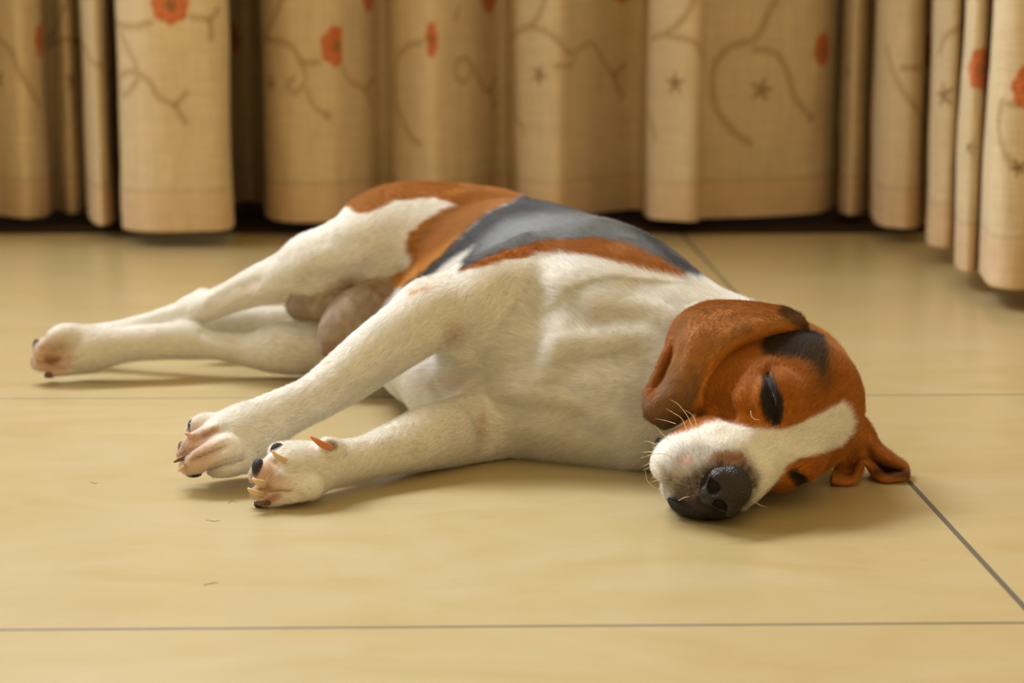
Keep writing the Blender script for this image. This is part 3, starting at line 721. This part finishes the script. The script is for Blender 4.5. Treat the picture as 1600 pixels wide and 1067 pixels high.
# head
blend((g == 0) * sst(U_, 1225, 1245), RUST)
blend((g == 40) * sst(np.hypot((U_ - 516) / 13, (V_ - 696) / 9), 1.2, .6) * .7, s2l((110, 70, 50)))
hd = (g == 1) | (g == 11)
blend(hd * 1.0, s2l((180, 108, 30)))
blend(hd * sst(fbm(V, 120, 12, 2), -.1, .5) * .35, s2l((160, 90, 26)))
HW = [(960, 700), (1010, 684), (1046, 681), (1060, 677), (1083, 671), (1100, 664), (1121, 658), (1150, 662), (1170, 668), (1200, 671), (1222, 671), (1235, 667), (1260, 657), (1290, 642), (1314, 628), (1328, 637), (1336, 660), (1330, 680), (1312, 697),
      (1279, 709), (1245, 717), (1232, 724), (1222, 740), (1212, 755), (1192, 772), (1170, 800), (1120, 850), (1000, 850), (960, 760)]
blend(soft(HW, 3.2) * hd, WHITE)
blend(hd * sst(V_, 655, 690) * (U_ < 1040) * (V_ > 650), WHITE)
blend(soft([(1185, 545), (1194, 530), (1215, 513), (1259, 500), (1280, 506), (1292, 536), (1292, 580), (1284, 592), (1269, 571), (1243, 562), (1215, 560), (1194, 556)], 6) * hd * .97, s2l((38, 30, 20)))
blend(soft([(1262, 540), (1296, 540), (1302, 600), (1290, 618), (1270, 600)], 12) * hd * .55, s2l((88, 62, 30)))
sp = fbm(V, 700, 21, 2)
grey = soft([(1036, 722), (1056, 700), (1085, 690), (1120, 696), (1160, 700), (1186, 735), (1184, 760), (1168, 790), (1120, 830), (1050, 810), (1030, 760)], 12) * hd
blend(grey * .55, s2l((120, 104, 84)))
brn = soft([(1094, 731), (1110, 722), (1118, 709), (1135, 705), (1157, 710), (1172, 726), (1186, 745), (1184, 760), (1170, 788), (1120, 840), (1040, 830), (1050, 775), (1058, 758), (1072, 745)], 8) * hd
blend(brn * (.72 + .27 * sst(sp, -.3, .3)), s2l((78, 54, 36)))
blend(soft([(1110, 722), (1118, 709), (1135, 704), (1157, 710), (1168, 722), (1150, 726), (1136, 722)], 4) * hd * .6, s2l((168, 108, 52)))
whs = soft([(1030, 722), (1046, 738), (1066, 748), (1080, 778), (1060, 776), (1044, 757)], 7) * hd
blend(whs * (.25 + .65 * sst(sp, -.1, .3)), s2l((110, 84, 66)))
blend(sst(np.hypot((U_ - 1072) / 18, (V_ - 719) / 12), 1, .4) * hd * .55, s2l((206, 160, 146)))
blend(soft([(1092, 784), (1060, 790), (1044, 775), (1048, 774), (1075, 787), (1090, 775), (1110, 775), (1120, 790), (1165, 797), (1160, 830), (1060, 830), (1040, 790)], 3) * hd * .92, s2l((48, 40, 36)))
blend((g == 11) * 1.0, s2l((44, 38, 37)))
def near3(pts):
    pts = np.array(pts); d = np.full(len(V), 1e9); m = (g == 1)
    q = V[m]; dm = np.full(len(q), 1e9)
    for a, b in zip(pts[:-1], pts[1:]):
        ab = b - a; t = np.clip((q - a) @ ab / (ab @ ab), 0, 1); dm = np.minimum(dm, np.linalg.norm(q - a - t[:, None] * ab, axis=1))
    d[m] = dm; return d
dA = near3(EYE_A[:4]); dB = near3(EYE_B)
EYEP = [(1198, 576), (1191, 592), (1187, 618), (1189, 640), (1197, 658), (1210, 668), (1220, 662), (1225, 640), (1222, 620), (1213, 600), (1205, 588)]
blend(soft(EYEP, 2.2, .5) * hd, s2l((34, 28, 26)))
blend(soft([(1229, 742), (1236, 733), (1246, 734), (1257, 742), (1264, 756), (1263, 769), (1250, 768), (1238, 757)], 2.5) * hd, s2l((40, 31, 26)))
blend(soft([(1192, 580), (1180, 600), (1172, 630), (1180, 634), (1186, 612), (1196, 590)], 5) * hd * .45, s2l((224, 160, 96)))
# ears
e1 = (g == 2); e2 = (g == 22)
blend(e1 * 1.0, s2l((186, 128, 66)))
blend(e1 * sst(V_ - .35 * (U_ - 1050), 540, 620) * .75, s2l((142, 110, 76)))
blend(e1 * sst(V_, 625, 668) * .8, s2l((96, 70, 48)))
blend(e1 * sst(fbm(V, 140, 31, 2), 0, .5) * .3, s2l((118, 76, 40)))
RIM = [(1258, 512), (1200, 524), (1150, 545), (1118, 575), (1106, 610), (1095, 636)]
blend(e1 * sst(pdist(U_, V_, RIM), 14, 9), s2l((214, 136, 52)))
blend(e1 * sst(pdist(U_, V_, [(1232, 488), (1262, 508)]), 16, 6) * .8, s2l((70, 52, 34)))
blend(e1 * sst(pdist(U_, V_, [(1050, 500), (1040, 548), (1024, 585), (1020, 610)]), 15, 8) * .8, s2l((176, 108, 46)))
blend(e2 * 1.0, s2l((184, 116, 48)))
blend(e2 * sst(pdist(U_, V_, [(1372, 735), (1400, 740), (1413, 738)]), 12, 5) * .8, s2l((84, 52, 28)))  # shade inside the far ear's fold, painted as dark brown
COL *= (1 + .06 * fbm(V, 60, 40, 3))[:, None]
COL = np.clip(COL, 0, 1)
# hair: direction, length and density on every vertex
def normals(V, F):
    a = V[F[:, 2]] - V[F[:, 0]]; b = V[F[:, 3]] - V[F[:, 1]]; n = np.cross(a, b); N = np.zeros_like(V)
    for i in range(4):
        for c in range(3): N[:, c] += np.bincount(F[:, i], n[:, c], len(V))
    return N / np.maximum(np.linalg.norm(N, axis=1), 1e-12)[:, None]
NRM = normals(V, Q)
if (NRM * (V - np.array([.03, 1.47, .06])))[g == 0].sum() < 0:
    NRM = -NRM; Q = Q[:, ::-1].copy()
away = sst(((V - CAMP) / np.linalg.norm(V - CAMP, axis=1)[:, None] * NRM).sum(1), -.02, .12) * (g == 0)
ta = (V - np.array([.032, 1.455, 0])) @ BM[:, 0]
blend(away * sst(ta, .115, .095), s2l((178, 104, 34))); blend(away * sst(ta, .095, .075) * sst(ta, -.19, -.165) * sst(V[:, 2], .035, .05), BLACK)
DIR = np.empty_like(V); LEN = np.full(len(V), .0088); DEN = np.ones(len(V))
DIR[:] = (-.62, .70, -.15)
chestm = (g == 0) & (U_ > 820)
DIR[(g == 0) & (U_ < 760)] = (-.75, .55, -.3)
NOSEP = H(12.6, 0, .2)
hdm = (g == 1) | (g == 11); DIR[hdm] = (V - NOSEP)[hdm]
DIR[g == 2] = (P(1024, 668, 1.21) - V)[g == 2] + np.array([-.02, 0, 0]); DIR[g == 22] = (P(1420, 748, 1.262) - V)[g == 22]
for gs, tgt in (((3, 30), P(270, 715, 1.24)), ((4, 40), P(385, 770, 1.19)), ((5,), P(100, 535, 1.72)), ((6,), P(45, 560, 1.64)), ((7,), P(300, 508, 1.74))):
    m = np.isin(g, gs); DIR[m] = (tgt - V)[m]
DIR[g == 8] = (-.3, -.5, -.8)
DIR /= np.maximum(np.linalg.norm(DIR, axis=1), 1e-9)[:, None]
nz = np.stack([fbm(V, 45, 50 + i, 3) for i in range(3)], 1); DIR = DIR + nz * .75
DIR = smooth_verts(DIR, Q, 14, .6)
DIR -= NRM * (DIR * NRM).sum(1)[:, None]; DIR /= np.maximum(np.linalg.norm(DIR, axis=1), 1e-9)[:, None]
LEN[hdm] = .0040 + .0022 * sst(np.linalg.norm(V - NOSEP, axis=1)[hdm], .04, .10)
LEN[np.isin(g, (3, 4, 5, 6, 7))] = .0055; LEN[np.isin(g, (30, 40))] = .0040; LEN[g == 2] = .0050; LEN[g == 22] = .0045; LEN[g == 8] = .006
DEN[g == 11] = 0; DEN *= np.where(hdm & (COL.max(1) < .022), .12, 1)
DEN[V[:, 2] < .0012] = 0
nd = np.linalg.norm((V - H(12.1, 0, .1)) @ HM / (np.array([1.5, 1.45, 1.35]) * HS), axis=1); DEN[(nd < 1.0) & hdm] = 0
COL[(nd < 1.03) & hdm] = s2l((34, 29, 28))
DIR = DIR * math.cos(.36) + NRM * math.sin(.36)
#END-PREVIEW
# ------------------------------------------------------------------ materials of the dog
def coat_mat():
    m, n, l, b = new_mat('dog_skin_under_coat')
    at = n.new('ShaderNodeAttribute'); at.attribute_name = 'Col'
    mu = n.new('ShaderNodeMixRGB'); mu.blend_type = 'MULTIPLY'; mu.inputs[0].default_value = 1; mu.inputs[2].default_value = (.90, .88, .84, 1)
    l.new(at.outputs['Color'], mu.inputs[1]); l.new(mu.outputs[0], b.inputs['Base Color'])
    b.inputs['Roughness'].default_value = .75; b.inputs['Specular IOR Level'].default_value = .2
    return m
def hair_mat():
    m = bpy.data.materials.new('short_dog_hair'); m.use_nodes = True; n, l = m.node_tree.nodes, m.node_tree.links
    n.remove(n['Principled BSDF'])
    at = n.new('ShaderNodeAttribute'); at.attribute_name = 'Col'
    hb = n.new('ShaderNodeBsdfHairPrincipled'); hb.parametrization = 'COLOR'
    hv = n.new('ShaderNodeHueSaturation'); hi = n.new('ShaderNodeHairInfo')
    mr_ = n.new('ShaderNodeMapRange'); mr_.inputs['To Min'].default_value = .78; mr_.inputs['To Max'].default_value = 1.12
    l.new(hi.outputs['Random'], mr_.inputs['Value']); l.new(mr_.outputs[0], hv.inputs['Value'])
    l.new(at.outputs['Color'], hv.inputs['Color']); l.new(hv.outputs[0], hb.inputs['Color'])
    hb.inputs['Roughness'].default_value = .42; hb.inputs['Radial Roughness'].default_value = .6; hb.inputs['Random Roughness'].default_value = .2
    pb = n.new('ShaderNodeBsdfPrincipled'); pb.inputs['Roughness'].default_value = .62; pb.inputs['Specular IOR Level'].default_value = .15
    l.new(hv.outputs[0], pb.inputs['Base Color'])
    mx = n.new('ShaderNodeMixShader')
    sc_ = n.new('ShaderNodeSeparateColor'); sc_.mode = 'HSV'; l.new(at.outputs['Color'], sc_.inputs[0])
    mf = n.new('ShaderNodeMapRange'); mf.inputs['From Min'].default_value = .25; mf.inputs['From Max'].default_value = .85
    mf.inputs['To Min'].default_value = .42; mf.inputs['To Max'].default_value = .06
    l.new(sc_.outputs[1], mf.inputs['Value']); l.new(mf.outputs[0], mx.inputs[0])
    l.new(pb.outputs[0], mx.inputs[1]); l.new(hb.outputs[0], mx.inputs[2])
    l.new(mx.outputs[0], n['Material Output'].inputs['Surface'])
    return m
dog = mesh_obj('dog', V - np.array([0.03, 1.45, 0]), Q, coat_mat())
dog.location = (0.03, 1.45, 0)
tag(dog, 'tan, black and white beagle puppy asleep on its side on the cream tiles', 'dog')
set_col(dog.data, 'Col', COL)
def make_fur(count, seed=7):
    rng = np.random.default_rng(seed)
    A, B, C_, D = [V[Q[:, i]] for i in range(4)]
    ar = .5 * (np.linalg.norm(np.cross(B - A, C_ - A), axis=1) + np.linalg.norm(np.cross(C_ - A, D - A), axis=1))
    wq = ar * DEN[Q].mean(1); cdf = np.cumsum(wq); cdf /= cdf[-1]
    f = np.searchsorted(cdf, rng.random(count)).clip(0, len(Q) - 1)
    s_, t_ = rng.random((2, count, 1))
    W4 = [(1 - s_) * (1 - t_), s_ * (1 - t_), s_ * t_, (1 - s_) * t_]
    mixq = lambda X: sum(W4[i] * X[Q[f, i]] for i in range(4))
    root = mixq(V); d = mixq(DIR); nn = mixq(NRM); c = mixq(COL); ln = mixq(LEN[:, None]) * rng.uniform(.6, 1.2, (count, 1))
    d = d + rng.normal(size=d.shape) * .12; d /= np.linalg.norm(d, axis=1)[:, None]
    K = 4; pts = np.empty((count, K, 3), np.float32)
    for k in range(K):
        t = k / (K - 1)
        pts[:, k] = root - nn * .0003 + d * ln * t - nn * ln * .16 * t * t
    pts[..., 2] = np.maximum(pts[..., 2], .0003)
    c = np.clip(c * rng.uniform(.70, 1.12, (count, 1)), 0, 1)
    hc = bpy.data.hair_curves.new('short_fur'); hc.add_curves([K] * count)
    hc.attributes['position'].data.foreach_set('vector', (pts - np.array([0.03, 1.45, 0], np.float32)).ravel())
    ra = hc.attributes.get('radius') or hc.attributes.new('radius', 'FLOAT', 'POINT')
    ra.data.foreach_set('value', np.tile(np.array([.000062, .00005, .000035, .00001], np.float32), count))
    ca = hc.attributes.new('Col', 'FLOAT_COLOR', 'CURVE')
    cc = np.ones((count, 4), np.float32); cc[:, :3] = c; ca.data.foreach_set('color', cc.ravel())
    hc.materials.append(hair_mat())
    o = bpy.data.objects.new('short_fur', hc); SC.collection.objects.link(o); o.parent = dog; o['kind'] = 'stuff'
    return o
make_fur(1300000)

# ------------------------------------------------------------------ parts of the dog
O_ = np.array([0.03, 1.45, 0])
def part(name, v, f, mat, label=None):
    o = mesh_obj(name, np.asarray(v) - O_, f, mat, parent=dog)
    if label: o['label'] = label
    return o
def tube(pts, radii, n=10, sub=4, flat=1.0, roll=None):
    A = catmull(np.array([[*p, r] for p, r in zip(pts, radii)], float), sub); P3, R = A[:, :3], A[:, 3]
    T = np.gradient(P3, axis=0); T /= np.linalg.norm(T, axis=1)[:, None]
    u = np.cross(T[0], (0, 0, 1.0)); u /= np.linalg.norm(u); vs, fs = [], []
    for i, (p, t, r_) in enumerate(zip(P3, T, R)):
        u = u - t * (u @ t); u /= np.linalg.norm(u); w_ = np.cross(t, u)
        for k in range(n):
            a = 2 * math.pi * k / n; vs.append(p + r_ * (math.cos(a) * u * flat + math.sin(a) * w_))
    m = len(P3)
    for i in range(m - 1):
        for k in range(n): fs.append((i * n + k, i * n + (k + 1) % n, (i + 1) * n + (k + 1) % n, (i + 1) * n + k))
    fs.append(tuple(range(n - 1, -1, -1))); fs.append(tuple((m - 1) * n + k for k in range(n)))
    return vs, fs
# nose leather
nf = Field(H(12.3, 0, .2) - .034, H(12.3, 0, .2) + .034, .0006)
NA = 0.0
def NH(a, b, c): return H(12.0 + (a - 12.0) * .9, b * .88, .1 + (c - .1) * .88)
NR = lambda *r: HR(*r) * .88
nf.ell(NH(11.7, 0, .35), NR(1.35, 1.60, 1.35), HM)
nf.ell(NH(11.4, 0, .95), NR(1.15, 1.25, .85), HM, k=.004)
for sg_ in (1, -1): nf.ell(NH(12.4, 1.0 * sg_, .15), NR(.72, .72, .72), HM, k=.003)
nf.ell(NH(12.3, 0, -.65), NR(.8, .85, .95), HM, k=.004)
for sg_ in (1, -1):
    nf.ell(NH(13.05, .74 * sg_, -.12), NR(.95, .58, .52), HM, k=.0012, mode='s')
    nf.chain([(NH(13.1, .9 * sg_, -.25), .0040), (NH(12.8, 1.38 * sg_, -.38), .0032), (NH(12.2, 1.85 * sg_, -.42), .0020)], k=.0012, mode='s')
nf.ridge([NH(13.3, 0, .3), NH(13.3, 0, -.3), NH(13.1, 0, -.9), NH(12.6, 0, -1.6)], .0022, -.0016)
nV, nQ, _ = nf.mesh(); nV = smooth_verts(nV, nQ, 3, .5)
nm_ = normals(nV, nQ)
if (nm_ * (nV - nV.mean(0))).sum() < 0: nQ = nQ[:, ::-1].copy()
nose_m = simple_mat('nose_leather', (34, 30, 29), .44, .4, bump=.9, bscale=900)
part('nose', nV, nQ, nose_m, 'black leathery nose with open nostrils')
# eyes glinting in the closed slits
eye_m = simple_mat('wet_eye', (40, 26, 20), .12, .6)
def ball(c, r, M, n=14, m=20):
    vs, fs = [], []
    for i in range(n + 1):
        t = math.pi * i / n
        for k in range(m):
            a = 2 * math.pi * k / m; q = np.array([math.sin(t) * math.cos(a), math.sin(t) * math.sin(a), math.cos(t)]) * r
            vs.append(np.asarray(c) + M @ q)
    for i in range(n):
        for k in range(m): fs.append((i * m + k, (i + 1) * m + k, (i + 1) * m + (k + 1) % m, i * m + (k + 1) % m))
    return vs, fs
for E_, L_ in ((EYE_A, [(1204, 605), (1211, 622), (1213, 640), (1209, 655)]), (EYE_B, [(1240, 742), (1250, 750), (1256, 757)])):
    pts_ = [p for p in hits(L_, -.0004)]
    if len(pts_) > 2: part('eye', *tube(pts_, [.0006] + [.0013] * (len(pts_) - 2) + [.0006], 10, 6), eye_m, 'dark wet eye just showing in its slit')
# claws
horn = simple_mat('pale_horn', (206, 182, 140), .35, .5, sss=.3); dhorn = simple_mat('dark_horn', (104, 72, 48), .35, .5); rhorn = simple_mat('red_orange_horn', (198, 124, 78), .3, .5, sss=.3)
pink_h = simple_mat('pink_horn', (204, 164, 136), .4, .5, sss=.3)
CLAWS = [([(326, 681), (312, 682), (300, 682), (289, 676)], [3.0, 4.6, 4.6, 2.0], 1.262, 1.248, pink_h, None),
         ([(306, 709), (294, 714), (283, 717), (272, 722)], [3.0, 4.2, 3.6, 1.6], 1.252, 1.236, dhorn, 'dark brown claw'),
         ([(306, 726), (294, 729), (286, 731), (279, 736)], [3.0, 4.0, 3.8, 1.8], 1.246, 1.232, horn, None),
         ([(520, 700), (511, 697), (501, 693), (492, 687), (485, 682)], [3.5, 5.6, 5.4, 3.6, 1.6], 1.212, 1.201, rhorn, 'red and orange dewclaw'),
         ([(458, 723), (446, 720), (434, 714), (425, 704)], [4, 5.6, 4.8, 1.8], 1.206, 1.190, horn, None),
         ([(428, 759), (414, 757), (404, 754), (394, 748)], [4, 6.6, 5.6, 2.6], 1.200, 1.183, horn, None),
         ([(426, 775), (412, 773), (399, 770), (387, 763)], [4, 5.4, 5.0, 2.0], 1.198, 1.183, horn, None),
         ([(436, 783), (422, 785), (410, 786), (397, 784)], [3, 4.5, 4.0, 1.8], 1.196, 1.182, dhorn, 'dark claw with a pale tip'),
         ([(86, 562), (74, 562), (65, 560), (58, 555)], [3, 4.5, 4.2, 2.0], 1.642, 1.627, pink_h, None),
         ([(98, 578), (86, 582), (77, 586), (70, 589)], [3, 4.2, 3.8, 2.0], 1.644, 1.629, dhorn, 'dark claw')]
for L_, R_, Ya, Yb, mt, lb in CLAWS:
    part('claw', *tube([P(u, v, Ya + (Yb - Ya) * min(1, i / (len(L_) - 2))) for i, (u, v) in enumerate(L_)], [px(q, Yb) for q in R_], 12, 5, .75), mt, lb)
# paw pads
pad_m = simple_mat('black_paw_pad', (40, 35, 34), .6, .35, bump=.8, bscale=700)
PADS = [(300, 667, 7, 12, 1.274), (284, 701, 6, 12, 1.256), (303, 741, 13, 5, 1.246), (335, 738, 12, 6, 1.256),
        (434, 703, 12, 12, 1.2115), (404, 733, 11, 18, 1.200), (396, 768, 7, 9, 1.199), (408, 788, 12, 5, 1.196),
        (84, 524, 9, 9, 1.640), (58, 541, 7, 12, 1.638), (54, 567, 6, 11, 1.636), (78, 585, 9, 6, 1.640)]
for u, v, ru, rv, Yc in PADS:
    part('paw_pad', *ball(P(u, v, Yc), (px(ru, Yc), px(max(ru, rv), Yc) * .8, px(rv, Yc)), np.array([[.95, -.3, .0], [.3, .95, 0], [0, 0, 1]])), pad_m)
# whiskers
wh_m = simple_mat('white_whisker', (245, 226, 184), .4, .5)
WH = [([(1084, 672), (1074, 650), (1060, 632), (1047, 624)], 1.178, 1.165), ([(1074, 676), (1066, 655), (1052, 645), (1040, 638)], 1.178, 1.165), ([(1090, 668), (1083, 650), (1070, 640)], 1.180, 1.170),
      ([(1056, 662), (1040, 657), (1024, 654)], 1.180, 1.17), ([(1046, 688), (1033, 676), (1022, 664)], 1.175, 1.16), ([(1053, 714), (1040, 710), (1024, 709), (1000, 716)], 1.170, 1.14),
      ([(1024, 694), (1014, 690), (1004, 689)], 1.185, 1.17), ([(1020, 706), (1010, 706), (1002, 707)], 1.185, 1.17), ([(1030, 722), (1016, 723), (1005, 729)], 1.175, 1.16), ([(1030, 727), (1018, 729), (1004, 735)], 1.175, 1.16),
      ([(1034, 738), (1024, 742), (1018, 748)], 1.172, 1.16), ([(1036, 748), (1022, 752), (1014, 754)], 1.17, 1.16), ([(1045, 765), (1026, 763), (1012, 752), (1008, 735)], 1.168, 1.15), ([(1060, 782), (1070, 777), (1078, 776)], 1.150, 1.146),
      ([(1180, 785), (1190, 790), (1198, 792)], 1.150, 1.14), ([(1173, 642), (1174, 650), (1180, 655), (1188, 656)], 1.172, 1.168)]
for L_, Y0, Y1 in WH:
    k_ = len(L_); part('whisker', *tube([P(u, v, Y0 + (Y1 - Y0) * i / (k_ - 1)) for i, (u, v) in enumerate(L_)], [.00022] + [.00017] * (k_ - 2) + [.00005], 6, 5), wh_m)
# a few shed hairs lying on the tiles
sh_m = simple_mat('shed_hair', (120, 92, 56), .5, .3)
k_ = 0
for L_ in ([(357, 786), (362, 782), (370, 785)], [(322, 812), (335, 814), (344, 813)], [(318, 914), (332, 911), (342, 910)], [(140, 752), (148, 755), (153, 754)]):
    o = mesh_obj('shed_hair', *tube([G(u, v, .0004) for u, v in L_], [.00012, .00016, .00006], 5, 4), sh_m)
    tag(o, ['tiny curved hair on the floor just below the front paws', 'short fine hair on the tile left of the front paws, nearest the paws', 'pale thin hair lying near the front grout line', 'small dark hair at the left of the tile, below the hind paw'][k_], 'hair', group='loose hairs on the floor'); k_ += 1
